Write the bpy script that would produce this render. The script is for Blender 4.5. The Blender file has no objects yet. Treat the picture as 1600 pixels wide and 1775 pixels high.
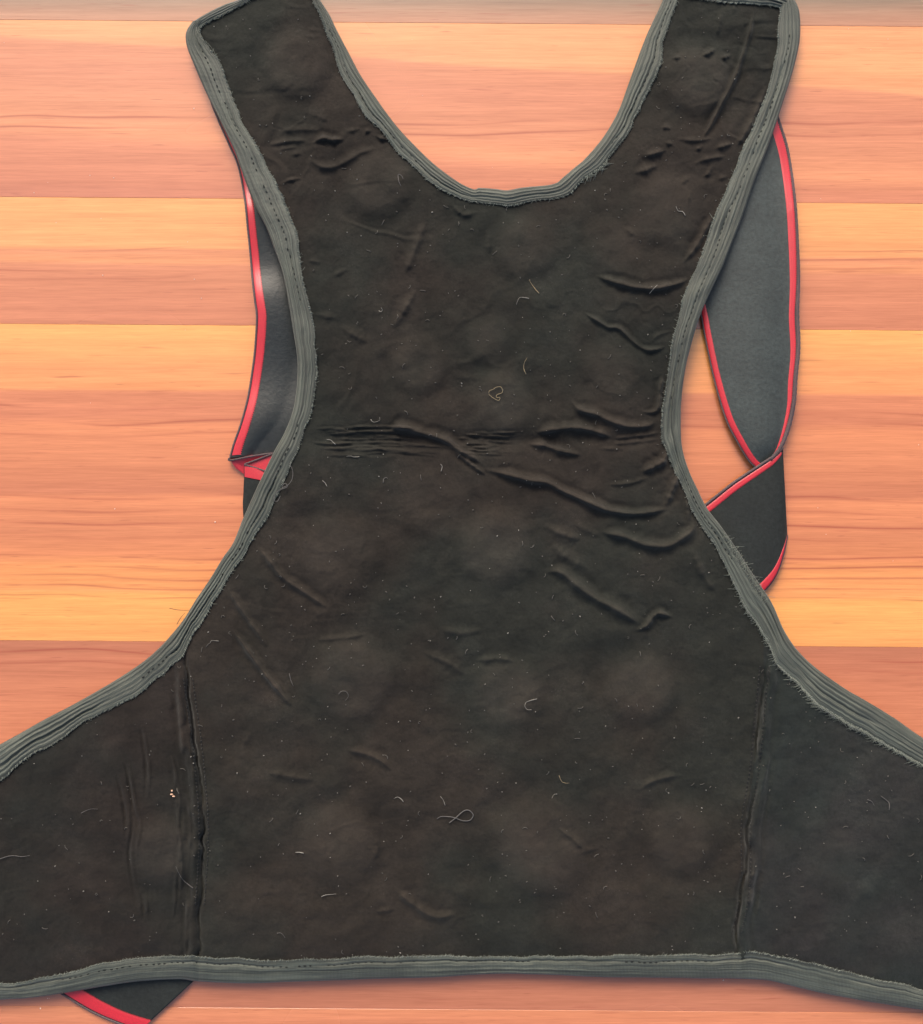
import bpy, math, random
import numpy as np
R = math.radians
random.seed(7); rng = np.random.default_rng(11)
SC = bpy.context.scene; COL = SC.collection
S = 0.0003125            # metres per photograph pixel on the table top
HC = 0.62                # camera height above the table

# ---------------------------------------------------------------- camera, light, exposure
cam = bpy.data.cameras.new("camera"); cam_o = bpy.data.objects.new("camera", cam); COL.objects.link(cam_o)
cam.sensor_fit = 'HORIZONTAL'; cam.angle = 2*math.atan(0.25/HC); cam.clip_start = .01; cam.clip_end = 100
cam_o.location = (0, 0, HC); SC.camera = cam_o

SUN_EL, SUN_AZ = 38.0, -12.0      # the light stands beyond the top edge, a little to the left
w = bpy.data.worlds.new("World"); SC.world = w; w.use_nodes = True
nt = w.node_tree; bg = nt.nodes['Background']
sky = nt.nodes.new('ShaderNodeTexSky'); sky.sky_type = 'NISHITA'; sky.sun_disc = False
sky.sun_elevation = R(SUN_EL); sky.sun_rotation = R(SUN_AZ)
sky.air_density = 1.0; sky.dust_density = 6.0; sky.ozone_density = 0.6
nt.links.new(sky.outputs[0], bg.inputs[0]); bg.inputs[1].default_value = 0.15
sun = bpy.data.lights.new("sun", 'SUN'); sun.energy = 1.2; sun.angle = R(28); sun.color = (1, .95, .88)
sun_o = bpy.data.objects.new("sun", sun); COL.objects.link(sun_o)
sun_o.rotation_euler = (R(90-SUN_EL), 0, 0)
# aim: light comes from azimuth SUN_AZ measured from +Y
from mathutils import Vector
d = Vector((math.sin(R(SUN_AZ))*math.cos(R(SUN_EL)), math.cos(R(SUN_AZ))*math.cos(R(SUN_EL)), math.sin(R(SUN_EL))))
sun_o.rotation_euler = d.to_track_quat('Z', 'Y').to_euler()
SC.view_settings.view_transform = 'Standard'; SC.view_settings.look = 'None'
SC.view_settings.exposure = 0.57; SC.view_settings.gamma = 1.0

# ---------------------------------------------------------------- helpers
def P(px, py, z=0.0):
    k = (HC - z)/HC
    return ((px-800)*S*k, (887.5-py)*S*k, z)

def tag(o, label=None, cat=None, group=None, kind=None):
    if label: o['label'] = label
    if cat: o['category'] = cat
    if group: o['group'] = group
    if kind: o['kind'] = kind
    return o

def empty(name, loc=(0, 0, 0)):
    o = bpy.data.objects.new(name, None); o.location = loc; o.empty_display_size = .02
    COL.objects.link(o); return o

def mesh_obj(name, V, F, mat, parent=None, smooth=True, uv=None):
    """V (n,3), F (m,4 or 3) numpy arrays or lists -> one mesh object; uv is per vertex (n,2)"""
    me = bpy.data.meshes.new(name)
    V = np.asarray(V, dtype=np.float32)
    if isinstance(F, np.ndarray):
        k = F.shape[1]; m = F.shape[0]
        me.vertices.add(len(V)); me.vertices.foreach_set('co', V.ravel())
        me.loops.add(m*k); me.loops.foreach_set('vertex_index', F.astype(np.int32).ravel())
        me.polygons.add(m); me.polygons.foreach_set('loop_start', np.arange(0, m*k, k, dtype=np.int32))
        me.polygons.foreach_set('loop_total', np.full(m, k, dtype=np.int32))
        me.update(calc_edges=True)
    else:
        me.from_pydata([tuple(map(float, v)) for v in V], [], F)
    if uv is not None:
        l = me.uv_layers.new(name='uv'); li = np.zeros(len(me.loops), dtype=np.int32)
        me.loops.foreach_get('vertex_index', li)
        l.data.foreach_set('uv', np.asarray(uv, dtype=np.float32)[li].ravel())
    me.polygons.foreach_set('use_smooth', np.full(len(me.polygons), smooth))
    me.materials.append(mat); me.update()
    o = bpy.data.objects.new(name, me); COL.objects.link(o)
    if parent: o.parent = parent
    return o

def crom(pts, n):
    """Catmull-Rom through pts, resampled evenly to n points"""
    p = np.asarray(pts, float)
    q = np.vstack([2*p[0]-p[1], p, 2*p[-1]-p[-2]]); out = []
    t = np.linspace(0, 1, 16, endpoint=False)[:, None]
    for i in range(1, len(q)-2):
        a, b, c, e = q[i-1], q[i], q[i+1], q[i+2]
        out.append(.5*((2*b)+(-a+c)*t+(2*a-5*b+4*c-e)*t*t+(-a+3*b-3*c+e)*t**3))
    out = np.vstack(out+[p[-1:]])
    L = np.r_[0, np.cumsum(np.linalg.norm(np.diff(out, axis=0), axis=1))]
    s = np.linspace(0, L[-1], n)
    return np.stack([np.interp(s, L, out[:, k]) for k in range(p.shape[1])], 1)

def length(p): return float(np.linalg.norm(np.diff(np.asarray(p), axis=0), axis=1).sum())

class MB:
    """collects many small shapes into one mesh"""
    def __init__(s): s.V = []; s.F = []
    def add(s, V, F):
        o = len(s.V); s.V += [tuple(v) for v in V]; s.F += [[i+o for i in f] for f in F]
    def tube(s, pts, r, n=6, flat=1.0):
        pts = np.asarray(pts, float); m = len(pts); T = np.gradient(pts, axis=0)
        T /= np.linalg.norm(T, axis=1)[:, None]+1e-12
        up = np.array([0, 0, 1.]); V = []
        rr = r if hasattr(r, '__len__') else [r]*m
        for i in range(m):
            a = np.cross(T[i], up); a /= np.linalg.norm(a)+1e-9; b = np.cross(a, T[i])
            for k in range(n):
                th = 2*math.pi*k/n
                V.append(pts[i]+rr[i]*(math.cos(th)*a+math.sin(th)*flat*b))
        F = [[i*n+k, i*n+(k+1) % n, (i+1)*n+(k+1) % n, (i+1)*n+k] for i in range(m-1) for k in range(n)]
        F += [list(range(n))[::-1], [(m-1)*n+k for k in range(n)]]
        s.add(V, F)
    def blob(s, c, ax, ay, az, rot=0.0, n=6):
        c = np.asarray(c, float); cs, sn = math.cos(rot), math.sin(rot); V = [c+(0, 0, az)]
        for lat in (.75, -.2):
            for k in range(n):
                th = 2*math.pi*k/n; q = math.sqrt(max(0, 1-lat*lat)); x, y = ax*q*math.cos(th), ay*q*math.sin(th)
                V.append(c+(x*cs-y*sn, x*sn+y*cs, az*lat))
        F = [[0, 1+k, 1+(k+1) % n] for k in range(n)]
        F += [[1+k, 1+n+k, 1+n+(k+1) % n, 1+(k+1) % n] for k in range(n)]+[[1+n+k for k in range(n)][::-1]]
        s.add(V, F)
    def build(s, name, mat, parent=None, smooth=True): return mesh_obj(name, s.V, s.F, mat, parent, smooth)

# ---------------------------------------------------------------- materials
def lin(c):
    return tuple((v/255/12.92 if v/255 <= .04045 else ((v/255+.055)/1.055)**2.4) for v in c)+(1,)

class NB:
    def __init__(s, name):
        s.m = bpy.data.materials.new(name); s.m.use_nodes = True; s.t = s.m.node_tree
        s.b = s.t.nodes['Principled BSDF']
    def n(s, typ, **kw):
        o = s.t.nodes.new('ShaderNode'+typ)
        for k, v in kw.items(): setattr(o, k, v)
        return o
    def l(s, a, b): s.t.links.new(a, b)
    def val(s, inp, v):
        if hasattr(v, 'links'): s.l(v, inp)
        else: inp.default_value = v
    def math(s, op, a, b=0.0, clamp=False):
        o = s.n('Math', operation=op, use_clamp=clamp); s.val(o.inputs[0], a); s.val(o.inputs[1], b); return o.outputs[0]
    def noise(s, vec, scale, detail=3, rough=.5, dist=0):
        o = s.n('TexNoise'); s.l(vec, o.inputs['Vector']); o.inputs['Scale'].default_value = scale
        o.inputs['Detail'].default_value = detail; o.inputs['Roughness'].default_value = rough
        o.inputs['Distortion'].default_value = dist; return o.outputs[0]
    def stretch(s, vec, sc, loc=(0, 0, 0)):
        o = s.n('Mapping'); s.l(vec, o.inputs[0]); o.inputs['Scale'].default_value = sc; o.inputs['Location'].default_value = loc
        return o.outputs[0]
    def ramp(s, fac, stops, interp='LINEAR'):
        o = s.n('ValToRGB'); o.color_ramp.interpolation = interp; e = o.color_ramp.elements
        while len(e) < len(stops): e.new(.5)
        for x, (p, c) in zip(e, sorted(stops)):
            x.position = p; x.color = c
        s.l(fac, o.inputs[0]); return o.outputs[0]
    def mix(s, fac, a, b, blend='MIX'):
        o = s.n('Mix', data_type='RGBA', blend_type=blend); s.val(o.inputs[0], fac); s.val(o.inputs[6], a); s.val(o.inputs[7], b)
        return o.outputs[2]
    def bump(s, h, strength, dist, nrm=None):
        o = s.n('Bump'); o.inputs['Strength'].default_value = strength; o.inputs['Distance'].default_value = dist
        s.l(h, o.inputs['Height'])
        if nrm: s.l(nrm, o.inputs['Normal'])
        return o.outputs[0]
    def mr(s, v, a, b, c=0., d=1.):
        o = s.n('MapRange'); s.val(o.inputs[0], v)
        for i, q in enumerate((a, b, c, d)): o.inputs[i+1].default_value = q
        return o.outputs[0]

g = lambda v: (v, v, v, 1)

def wcol(c):
    r, g_, b_, _ = lin(c); return (r*.86, .70*g_+.062, .64*b_+.026, 1)

def wood(name, y0, y1, stops, seed, slope=0.0, amp=14., rings=()):
    """laminated plank: its own colour ramp across the width (photo-pixel y), warped along the grain"""
    b = NB(name); pos = b.n('NewGeometry').outputs['Position']
    sep = b.n('SeparateXYZ'); b.l(pos, sep.inputs[0])
    off = (seed*3.7, seed*1.3, 0)
    warp = b.noise(b.stretch(pos, (4.2, 26, 1), off), 1.0, 3, .55)
    warp2 = b.noise(b.stretch(pos, (12, 120, 1), off), 1.0, 2, .5)
    # y in photo pixels
    y = b.math('SUBTRACT', 887.5, b.math('MULTIPLY', sep.outputs[1], 1/S))
    x = b.math('MULTIPLY', sep.outputs[0], 1/S)
    yp = b.math('SUBTRACT', y, b.math('MULTIPLY', x, 0.0075))
    ys = b.math('SUBTRACT', yp, b.math('MULTIPLY', b.math('ADD', x, 800.), slope))
    yw = b.math('ADD', ys, b.math('MULTIPLY', b.math('SUBTRACT', warp, .5), amp*3.2))
    yw = b.math('ADD', yw, b.math('MULTIPLY', b.math('SUBTRACT', warp2, .5), amp*.9))
    v = b.mr(yw, y0, y1)
    col = b.ramp(v, [((p-y0)/(y1-y0), wcol(c)) for p, c in stops])
    # broad and fine streaks along the grain
    st1 = b.noise(b.stretch(pos, (5, 160, 1), off), 1.0, 4, .6, .3)
    st2 = b.noise(b.stretch(pos, (22, 700, 1), off), 1.0, 4, .65)
    st3 = b.noise(b.stretch(pos, (60, 1500, 1), off), 1.0, 2, .6)
    k = b.math('ADD', b.mr(st1, .3, .7, .90, 1.09), b.mr(st2, .25, .75, -.10, .10))
    k = b.math('ADD', k, b.mr(st3, .3, .7, -.06, .06))
    col = b.mix(1.0, col, b.n('CombineColor').outputs[0], 'MULTIPLY')
    cc = col.node.inputs[7].links[0].from_node
    for i in range(3): b.l(k if i == 0 else b.math('POWER', k, 1.25 if i == 1 else 1.45), cc.inputs[i])
    # dark ring lines where the grain runs close together
    for (ra, rb, per) in rings:
        rw = b.math('ADD', yp, b.math('MULTIPLY', b.math('SUBTRACT', b.noise(b.stretch(pos, (5.5, 14, 1), off), 1.0, 2, .5), .5), 62.))
        fr = b.math('FRACT', b.math('DIVIDE', rw, per))
        ln = b.math('POWER', b.math('ABSOLUTE', b.math('SUBTRACT', fr, .5)), 5.)
        ln = b.math('MULTIPLY', ln, 32.)
        msk = b.math('MULTIPLY', b.mr(rw, ra-6, ra+6), b.mr(rw, rb-6, rb+6, 1., 0.))
        fade = b.mr(b.noise(b.stretch(pos, (7, 60, 1), off), 1.0, 2), .36, .58)
        col = b.mix(b.math('MULTIPLY', b.math('MULTIPLY', ln, msk), b.math('MULTIPLY', fade, .8)), col, lin((150, 70, 42)))
    # short dark flecks drawn out along the grain
    fl = b.noise(b.stretch(pos, (26, 420, 1), (seed*9.1, seed, 0)), 1.0, 2, .5)
    col = b.mix(b.mr(fl, .66, .76, 0, .38), col, lin((140, 62, 40)))
    # small dark pores
    po = b.noise(b.stretch(pos, (70, 900, 1), off), 1.0, 1)
    col = b.mix(b.mr(po, .70, .78, 0, .3), col, lin((120, 50, 35)))
    b.l(col, b.b.inputs['Base Color'])
    sm = b.noise(b.stretch(pos, (6, 9, 9), off), 1.0, 1, .5)
    b.l(b.mr(sm, 0., 1., .22, .30), b.b.inputs['Roughness'])
    b.b.inputs['IOR'].default_value = 1.5
    b.b.inputs['Coat Weight'].default_value = 1.0; b.b.inputs['Coat Roughness'].default_value = .16; b.b.inputs['Coat IOR'].default_value = 1.6
    orange = b.noise(pos, 900., 2, .5)
    b.l(b.bump(orange, .02, .0003), b.b.inputs['Coat Normal'])
    b.l(b.bump(st2, .12, .0002), b.b.inputs['Normal'])
    return b.m

def lining_mat(name, warm, cool, lum=1.0):
    b = NB(name); pos = b.n('NewGeometry').outputs['Position']
    a = b.noise(pos, 9., 4, .55); c = b.noise(pos, 26., 4, .6, .4); f = b.noise(pos, 700., 3, .7); f2 = b.noise(pos, 190., 4, .65)
    col = b.mix(b.mr(a, .42, .58), warm, cool)
    k = b.math('MULTIPLY', b.mr(c, .3, .72, .8, 1.26), b.mr(f, .25, .75, .80, 1.22))
    k = b.math('MULTIPLY', k, b.mr(f2, .3, .7, .88, 1.13)); k = b.math('MULTIPLY', k, lum*.88)
    vm = b.n('VectorMath', operation='SCALE'); b.l(col, vm.inputs[0]); b.l(k, vm.inputs['Scale'])
    # rubbed lint dust in thin patches
    dust = b.math('MULTIPLY', b.mr(b.noise(pos, 1500., 2, .6), .62, .78), b.mr(c, .5, .7, .0, .55))
    col = b.mix(b.math('MULTIPLY', dust, .5), vm.outputs[0], (.16, .15, .135, 1))
    # nap rubbed pale and linty where hard discs press from below, plus highlights painted on crease crests
    at = b.n('Attribute', attribute_name='wear_highlight').outputs['Fac']
    rub_highlight = b.math('MULTIPLY', b.mr(at, .15, .95), b.mr(b.noise(pos, 55., 4, .65), .3, .7, .25, 1.))
    col = b.mix(b.math('MULTIPLY', rub_highlight, .16), col, (.118, .098, .080, 1))
    b.l(col, b.b.inputs['Base Color'])
    b.b.inputs['Roughness'].default_value = .95; b.b.inputs['Specular IOR Level'].default_value = .12
    b.b.inputs['Sheen Weight'].default_value = .14; b.b.inputs['Sheen Roughness'].default_value = .45
    b.b.inputs['Sheen Tint'].default_value = (.8, .82, .8, 1)
    n1 = b.bump(f, .4, .0005); n2 = b.bump(f2, .3, .0012, n1); n3 = b.bump(b.noise(pos, 60., 3, .6), .35, .004, n2)
    b.l(n3, b.b.inputs['Normal'])
    return b.m

def binding_mat(name, c0, c1):
    """ribbed elastic tape: lines run along the tape, a fine weave across (uv: metres along, 0..1 across)"""
    b = NB(name); uv = b.n('UVMap').outputs[0]; pos = b.n('NewGeometry').outputs['Position']
    line = b.noise(b.stretch(uv, (7, 16, 1)), 1.0, 3, .65); line2 = b.noise(b.stretch(uv, (45, 40, 1)), 1.0, 2, .6)
    weave = b.n('TexWave', wave_type='BANDS', bands_direction='X'); b.l(b.stretch(uv, (1400, 3, 1)), weave.inputs[0])
    weave.inputs['Scale'].default_value = .3; weave.inputs['Distortion'].default_value = 1.2
    big = b.noise(pos, 30., 3, .6)
    col = b.mix(b.mr(line, .32, .60), c0, c1)
    k = b.math('MULTIPLY', b.mr(line2, .3, .7, .8, 1.18), b.mr(weave.outputs['Fac'], 0, 1, .88, 1.1))
    k = b.math('MULTIPLY', k, b.mr(big, .3, .7, .8, 1.2))
    vm = b.n('VectorMath', operation='SCALE'); b.l(col, vm.inputs[0]); b.l(k, vm.inputs['Scale'])
    b.l(vm.outputs[0], b.b.inputs['Base Color'])
    b.b.inputs['Roughness'].default_value = .55; b.b.inputs['Specular IOR Level'].default_value = .45
    b.b.inputs['Sheen Weight'].default_value = .35; b.b.inputs['Sheen Roughness'].default_value = .4
    h = b.math('ADD', b.math('MULTIPLY', line, 1.), b.math('MULTIPLY', weave.outputs['Fac'], .25))
    n1 = b.bump(h, .6, .0007); b.l(b.bump(b.noise(pos, 1500., 2, .6), .3, .0003, n1), b.b.inputs['Normal'])
    return b.m

def cloth_mat(name, c, rough, spec, sheen, scale, bump, var=.15, weave=False):
    b = NB(name); pos = b.n('NewGeometry').outputs['Position']
    f = b.noise(pos, scale, 3, .65); c2 = b.noise(pos, 45., 3, .6)
    k = b.math('MULTIPLY', b.mr(f, .3, .7, 1-var, 1+var), b.mr(c2, .3, .7, 1-var*.6, 1+var*.6))
    vm = b.n('VectorMath', operation='SCALE'); vm.inputs[0].default_value = c[:3]; b.l(k, vm.inputs['Scale'])
    b.l(vm.outputs[0], b.b.inputs['Base Color'])
    b.b.inputs['Roughness'].default_value = rough; b.b.inputs['Specular IOR Level'].default_value = spec
    b.b.inputs['Sheen Weight'].default_value = sheen; b.b.inputs['Sheen Roughness'].default_value = .35
    b.l(b.bump(f, bump, .0004), b.b.inputs['Normal'])
    return b.m

M_LIN = lining_mat('black_flock', (.0245, .0205, .0170, 1), (.0190, .0203, .0172, 1))
M_LINL = lining_mat('black_flock_wing', (.0225, .0185, .016, 1), (.0175, .0188, .0165, 1), .95)
M_LINR = lining_mat('charcoal_flock_wing', (.0235, .0225, .022, 1), (.019, .0232, .0215, 1), 1.0)
M_BIND = binding_mat('grey_elastic_tape', (.0115, .0148, .0112, 1), (.078, .089, .071, 1))
M_OVER = cloth_mat('overlock_thread', (.14, .156, .13), .8, .2, .3, 1200, .4, .35)
M_HOLE = cloth_mat('needle_thread', (.016, .018, .018), .9, .1, 0, 900, .2)
M_SHELL = cloth_mat('outer_fabric', (.02, .02, .02), .9, .2, .1, 800, .3)
M_STRAP = cloth_mat('strap_neoprene', (.028, .0365, .034), .66, .55, .28, 520, .5, .3)
M_STRAPL = cloth_mat('strap_satin', (.012, .0155, .0145), .5, .55, .06, 420, .5, .3)
M_STRAPD = cloth_mat('strap_face', (.013, .016, .0145), .78, .35, .12, 520, .5, .3)
M_RED = cloth_mat('red_ribbon', (.50, .012, .022), .42, .85, .15, 1500, .2, .12)
M_CORD = cloth_mat('edge_cord', (.085, .06, .062), .75, .3, .2, 1400, .5, .3)
M_THREAD = cloth_mat('pale_thread', (.25, .24, .215), .8, .2, .2, 900, .2)
M_TAN = cloth_mat('tan_thread', (.25, .2, .12), .8, .2, .2, 900, .2)
M_BLK = cloth_mat('dark_thread', (.03, .026, .024), .8, .2, .1, 900, .2)
M_GREYT = cloth_mat('grey_thread', (.11, .105, .10), .8, .2, .2, 900, .2)
M_SPECK = cloth_mat('lint_speck', (.24, .23, .205), .85, .2, .1, 3000, .2, .5)
M_DIM = cloth_mat('lint_dim', (.095, .09, .08), .85, .2, .1, 3000, .2, .5)
M_CRUMB = cloth_mat('crumb', (.62, .40, .28), .7, .3, 0, 2500, .4, .3)

# ---------------------------------------------------------------- the table
table = tag(empty('table'), 'wooden table top of wide orange and reddish brown planks under the black vest', 'table')
X0, X1 = -1400, 3000
PL = [  # y0, y1 (photo pixels at mid width), stops, slope, amp, rings
 (-620, 40, [(-620, (126, 98, 84)), (-60, (126, 96, 84)), (-4, (148, 106, 92)), (22, (180, 120, 98)), (40, (192, 126, 100))], 0, 8, ()),  # grey reflection in the varnish painted into this plank's colour
 (40, 347, [(40, (236, 158, 104)), (66, (232, 152, 102)), (72, (214, 128, 92)), (120, (212, 124, 92)), (180, (216, 130, 94)), (222, (226, 140, 98)), (246, (212, 122, 90)), (310, (204, 112, 84)), (347, (196, 104, 82))], .055, 9, ((195, 235, 19),)),
 (347, 567, [(347, (240, 164, 96)), (400, (238, 160, 96)), (432, (236, 154, 94)), (438, (218, 132, 90)), (458, (230, 146, 96)), (466, (212, 124, 88)), (530, (206, 116, 84)), (567, (204, 114, 82))], .004, 8, ((430, 480, 16),)),
 (567, 1116, [(567, (242, 170, 90)), (600, (240, 162, 90)), (640, (236, 152, 90)), (676, (236, 150, 90)), (682, (214, 122, 84)), (726, (206, 112, 78)), (745, (222, 130, 86)), (800, (212, 120, 80)), (858, (202, 108, 74)), (868, (222, 130, 86)), (925, (208, 116, 76)), (965, (220, 128, 80)), (985, (232, 146, 82)), (1030, (234, 150, 82)), (1038, (242, 168, 86)), (1085, (240, 164, 84)), (1116, (238, 158, 82))], .0, 7, ((960, 1042, 17), (700, 760, 21), (860, 935, 24))),
 (1116, 1750, [(1116, (186, 96, 70)), (1150, (196, 104, 76)), (1200, (202, 110, 78)), (1260, (206, 114, 80)), (1400, (204, 112, 80)), (1600, (198, 106, 80)), (1690, (176, 84, 64)), (1722, (194, 106, 82)), (1750, (186, 98, 76))], 0, 12, ((1125, 1160, 19),)),  # last stops carry a dark table reflection as painted colour
 (1750, 2300, [(1750, (216, 128, 92)), (1790, (206, 114, 84)), (2000, (200, 110, 84)), (2300, (196, 106, 80))], 0, 10, ()),
]
def plank(y0, y1, stops, slope, amp, rings, i):
    th = .022; gp = .10; sk = 0.0075     # joints a hair wide; the boards run very slightly out of square
    c = []
    for (x, y) in ((X0, y1-gp), (X1, y1-gp), (X1, y0+gp), (X0, y0+gp)):
        c.append(((x-800)*S, (887.5-(y+(x-800)*sk))*S))
    e = .00012
    V = [(x, y, -th) for x, y in c]+[(x, y, -e) for x, y in c]
    ym = ((c[0][1]+c[3][1])/2)
    ins = [(x, y+(e if k < 2 else -e), 0.) for k, (x, y) in enumerate(c)]
    V += ins
    F = [[3, 2, 1, 0], [8, 9, 10, 11]]+[[k, (k+1) % 4, 4+(k+1) % 4, 4+k] for k in range(4)]+[[4+k, 4+(k+1) % 4, 8+(k+1) % 4, 8+k] for k in range(4)]
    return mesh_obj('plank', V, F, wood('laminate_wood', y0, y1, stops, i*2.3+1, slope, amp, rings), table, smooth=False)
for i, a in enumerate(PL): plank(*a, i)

# ---------------------------------------------------------------- the vest outline (outer edge, inner edge of the binding)
L_OUT = [(334, 36), (324, 52), (322, 66), (326, 86), (338, 116), (358, 162), (383, 212), (405, 259), (417, 292), (441, 353), (462, 395), (475, 429), (489, 469), (499, 516), (507, 567), (514, 611), (516, 645), (512, 692), (505, 722), (492, 753), (475, 783), (460, 814), (445, 847), (430, 880), (420, 902), (404, 942), (386, 968), (362, 1007), (339, 1041), (315, 1078), (283, 1116), (252, 1144), (210, 1173), (168, 1198), (125, 1222), (62, 1256), (0, 1291), (-90, 1338), (-190, 1385)]
L_IN = [(352, 34), (347, 50), (355, 72), (380, 109), (397, 147), (405, 175), (427, 219), (452, 266), (474, 306), (492, 350), (510, 394), (518, 432), (524, 469), (534, 523), (544, 584), (549, 631), (549, 668), (544, 709), (532, 743), (516, 776), (497, 817), (482, 851), (470, 880), (460, 902), (440, 936), (417, 973), (388, 1015), (367, 1049), (344, 1086), (325, 1123), (316, 1137), (297, 1150), (283, 1167), (252, 1191), (223, 1209), (194, 1225), (147, 1255), (94, 1287), (56, 1309), (25, 1334), (0, 1350), (-90, 1395), (-190, 1440)]
N_OUT = [(530, -52), (545, -20), (555, 0), (571, 25), (583, 50), (602, 87), (627, 134), (655, 175), (686, 216), (717, 250), (749, 282), (780, 306), (803, 321), (823, 329), (831, 326), (860, 328), (880, 330), (907, 325), (959, 319), (977, 307), (998, 289), (1014, 275), (1046, 237), (1071, 194), (1089, 147), (1105, 103), (1124, 53), (1149, 0), (1156, -26)]
N_IN = [(508, -52), (527, -20), (538, 0), (550, 22), (563, 56), (580, 94), (596, 134), (611, 166), (630, 200), (661, 228), (692, 266), (724, 294), (755, 319), (784, 339), (812, 350), (836, 353), (860, 355), (899, 353), (930, 348), (967, 342), (988, 333), (1009, 314), (1030, 301), (1052, 279), (1083, 237), (1105, 194), (1130, 150), (1146, 109), (1152, 72), (1160, 41), (1175, 0), (1180, -26)]
R_OUT = [(1376, -2), (1384, 14), (1387, 34), (1386, 72), (1378, 109), (1367, 147), (1355, 184), (1346, 212), (1330, 256), (1308, 312), (1286, 375), (1258, 447), (1250, 467), (1226, 518), (1210, 558), (1197, 601), (1187, 645), (1181, 696), (1180, 743), (1183, 779), (1195, 818), (1208, 846), (1226, 881), (1250, 913), (1277, 952), (1305, 996), (1325, 1025), (1341, 1052), (1358, 1091), (1380, 1125), (1411, 1156), (1454, 1187), (1499, 1213), (1549, 1244), (1600, 1279), (1690, 1330), (1790, 1380)]
R_IN = [(1346, 10), (1348, 24), (1350, 40), (1349, 62), (1344, 94), (1336, 125), (1330, 150), (1317, 194), (1302, 231), (1283, 269), (1267, 306), (1255, 337), (1242, 364), (1228, 406), (1211, 451), (1195, 491), (1179, 534), (1169, 581), (1159, 633), (1153, 676), (1147, 716), (1147, 755), (1155, 787), (1169, 818), (1181, 842), (1195, 873), (1218, 917), (1242, 960), (1267, 1004), (1279, 1026), (1299, 1062), (1321, 1098), (1335, 1122), (1352, 1153), (1380, 1182), (1414, 1218), (1454, 1244), (1499, 1269), (1549, 1297), (1600, 1325), (1690, 1372), (1790, 1422)]
B_OUT = [(-190, 1746), (-90, 1740), (0, 1733), (47, 1730), (109, 1722), (187, 1708), (250, 1700), (312, 1697), (344, 1701), (406, 1704), (500, 1702), (535, 1701), (665, 1696), (746, 1694), (865, 1688), (930, 1689), (1027, 1693), (1157, 1695), (1262, 1696), (1320, 1698), (1347, 1702), (1403, 1716), (1487, 1733), (1600, 1751), (1690, 1764), (1790, 1778)]
B_IN = [(-190, 1722), (-90, 1714), (0, 1706), (47, 1700), (109, 1687), (172, 1672), (244, 1659), (328, 1656), (344, 1658), (389, 1660), (486, 1665), (535, 1663), (665, 1659), (746, 1658), (860, 1658), (930, 1657), (1027, 1657), (1157, 1655), (1222, 1653), (1275, 1652), (1290, 1649), (1307, 1650), (1375, 1663), (1431, 1676), (1501, 1693), (1600, 1716), (1690, 1735), (1790, 1752)]
TL_OUT = [(532, -64), (460, -27), (417, -2), (389, 8), (355, 25), (334, 40), (325, 56)]
TL_IN = [(524, -38), (470, -14), (436, 0), (421, 7), (389, 24), (362, 37), (345, 52), (336, 66)]
TR_OUT = [(1160, -34), (1210, -28), (1249, -22), (1310, -17), (1350, -10), (1374, 0)]
TR_IN = [(1168, -10), (1210, -3), (1249, 3), (1310, 8), (1340, 11), (1356, 15)]

def midline(a, b, n, f=.55):
    return crom(a, n)*(1-f)+crom(b, n)*f
poly = np.vstack([midline(L_OUT, L_IN, 160), midline(B_OUT, B_IN, 160)[1:], midline(R_OUT, R_IN, 160)[::-1],
                  midline(TR_OUT, TR_IN, 30)[::-1], midline(N_OUT, N_IN, 160)[::-1], midline(TL_OUT, TL_IN, 30)])

GX0, GX1, GY0, GY1, ST = -170, 1770, -66, 1760, 2.0
gx = np.arange(GX0, GX1+.1, ST); gy = np.arange(GY0, GY1+.1, ST)
PX, PY = np.meshgrid(gx, gy)
def raster(poly, xs, ys):
    m = np.zeros((len(ys), len(xs)), bool); a = poly; b = np.roll(poly, -1, 0)
    for j, y in enumerate(ys):
        c = ((a[:, 1] <= y) & (b[:, 1] > y)) | ((b[:, 1] <= y) & (a[:, 1] > y))
        xx = np.sort(a[c, 0]+(y-a[c, 1])*(b[c, 0]-a[c, 0])/(b[c, 1]-a[c, 1]))
        for k in range(0, len(xx)-1, 2): m[j] |= (xs > xx[k]) & (xs <= xx[k+1])
    return m
MASK = raster(poly, gx, gy)
def box(a, r, axis):
    c = np.cumsum(np.concatenate([np.repeat(np.take(a, [0], axis), r+1, axis), a, np.repeat(np.take(a, [-1], axis), r, axis)], axis), axis)
    n = a.shape[axis]
    return (np.take(c, np.arange(2*r+1, 2*r+1+n), axis)-np.take(c, np.arange(0, n), axis))/(2*r+1)
def blur(a, px, it=3):
    r = max(1, int(px/ST))
    for _ in range(it): a = box(box(a, r, 0), r, 1)
    return a
mf = MASK.astype(float)
soft = np.clip((blur(mf, 9)-.5)*2, 0, 1)           # 0 at the edge, 1 about 25 px inside
softw = np.clip((blur(mf, 34)-.42)/.58, 0, 1)
def vnoise(scale_x, scale_y, seed):
    r = np.random.default_rng(seed); n = r.standard_normal((int((GY1-GY0)/scale_y)+6, int((GX1-GX0)/scale_x)+6))
    u = (PX-GX0)/scale_x+1.5; v = (PY-GY0)/scale_y+1.5
    i = np.floor(v).astype(int); j = np.floor(u).astype(int); fu = u-j; fv = v-i
    su = fu*fu*(3-2*fu); sv = fv*fv*(3-2*fv)
    return (n[i, j]*(1-su)+n[i, j+1]*su)*(1-sv)+(n[i+1, j]*(1-su)+n[i+1, j+1]*su)*sv
G = lambda cx, cy, rx, ry: np.exp(-(((PX-cx)/rx)**2+((PY-cy)/ry)**2))

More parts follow.
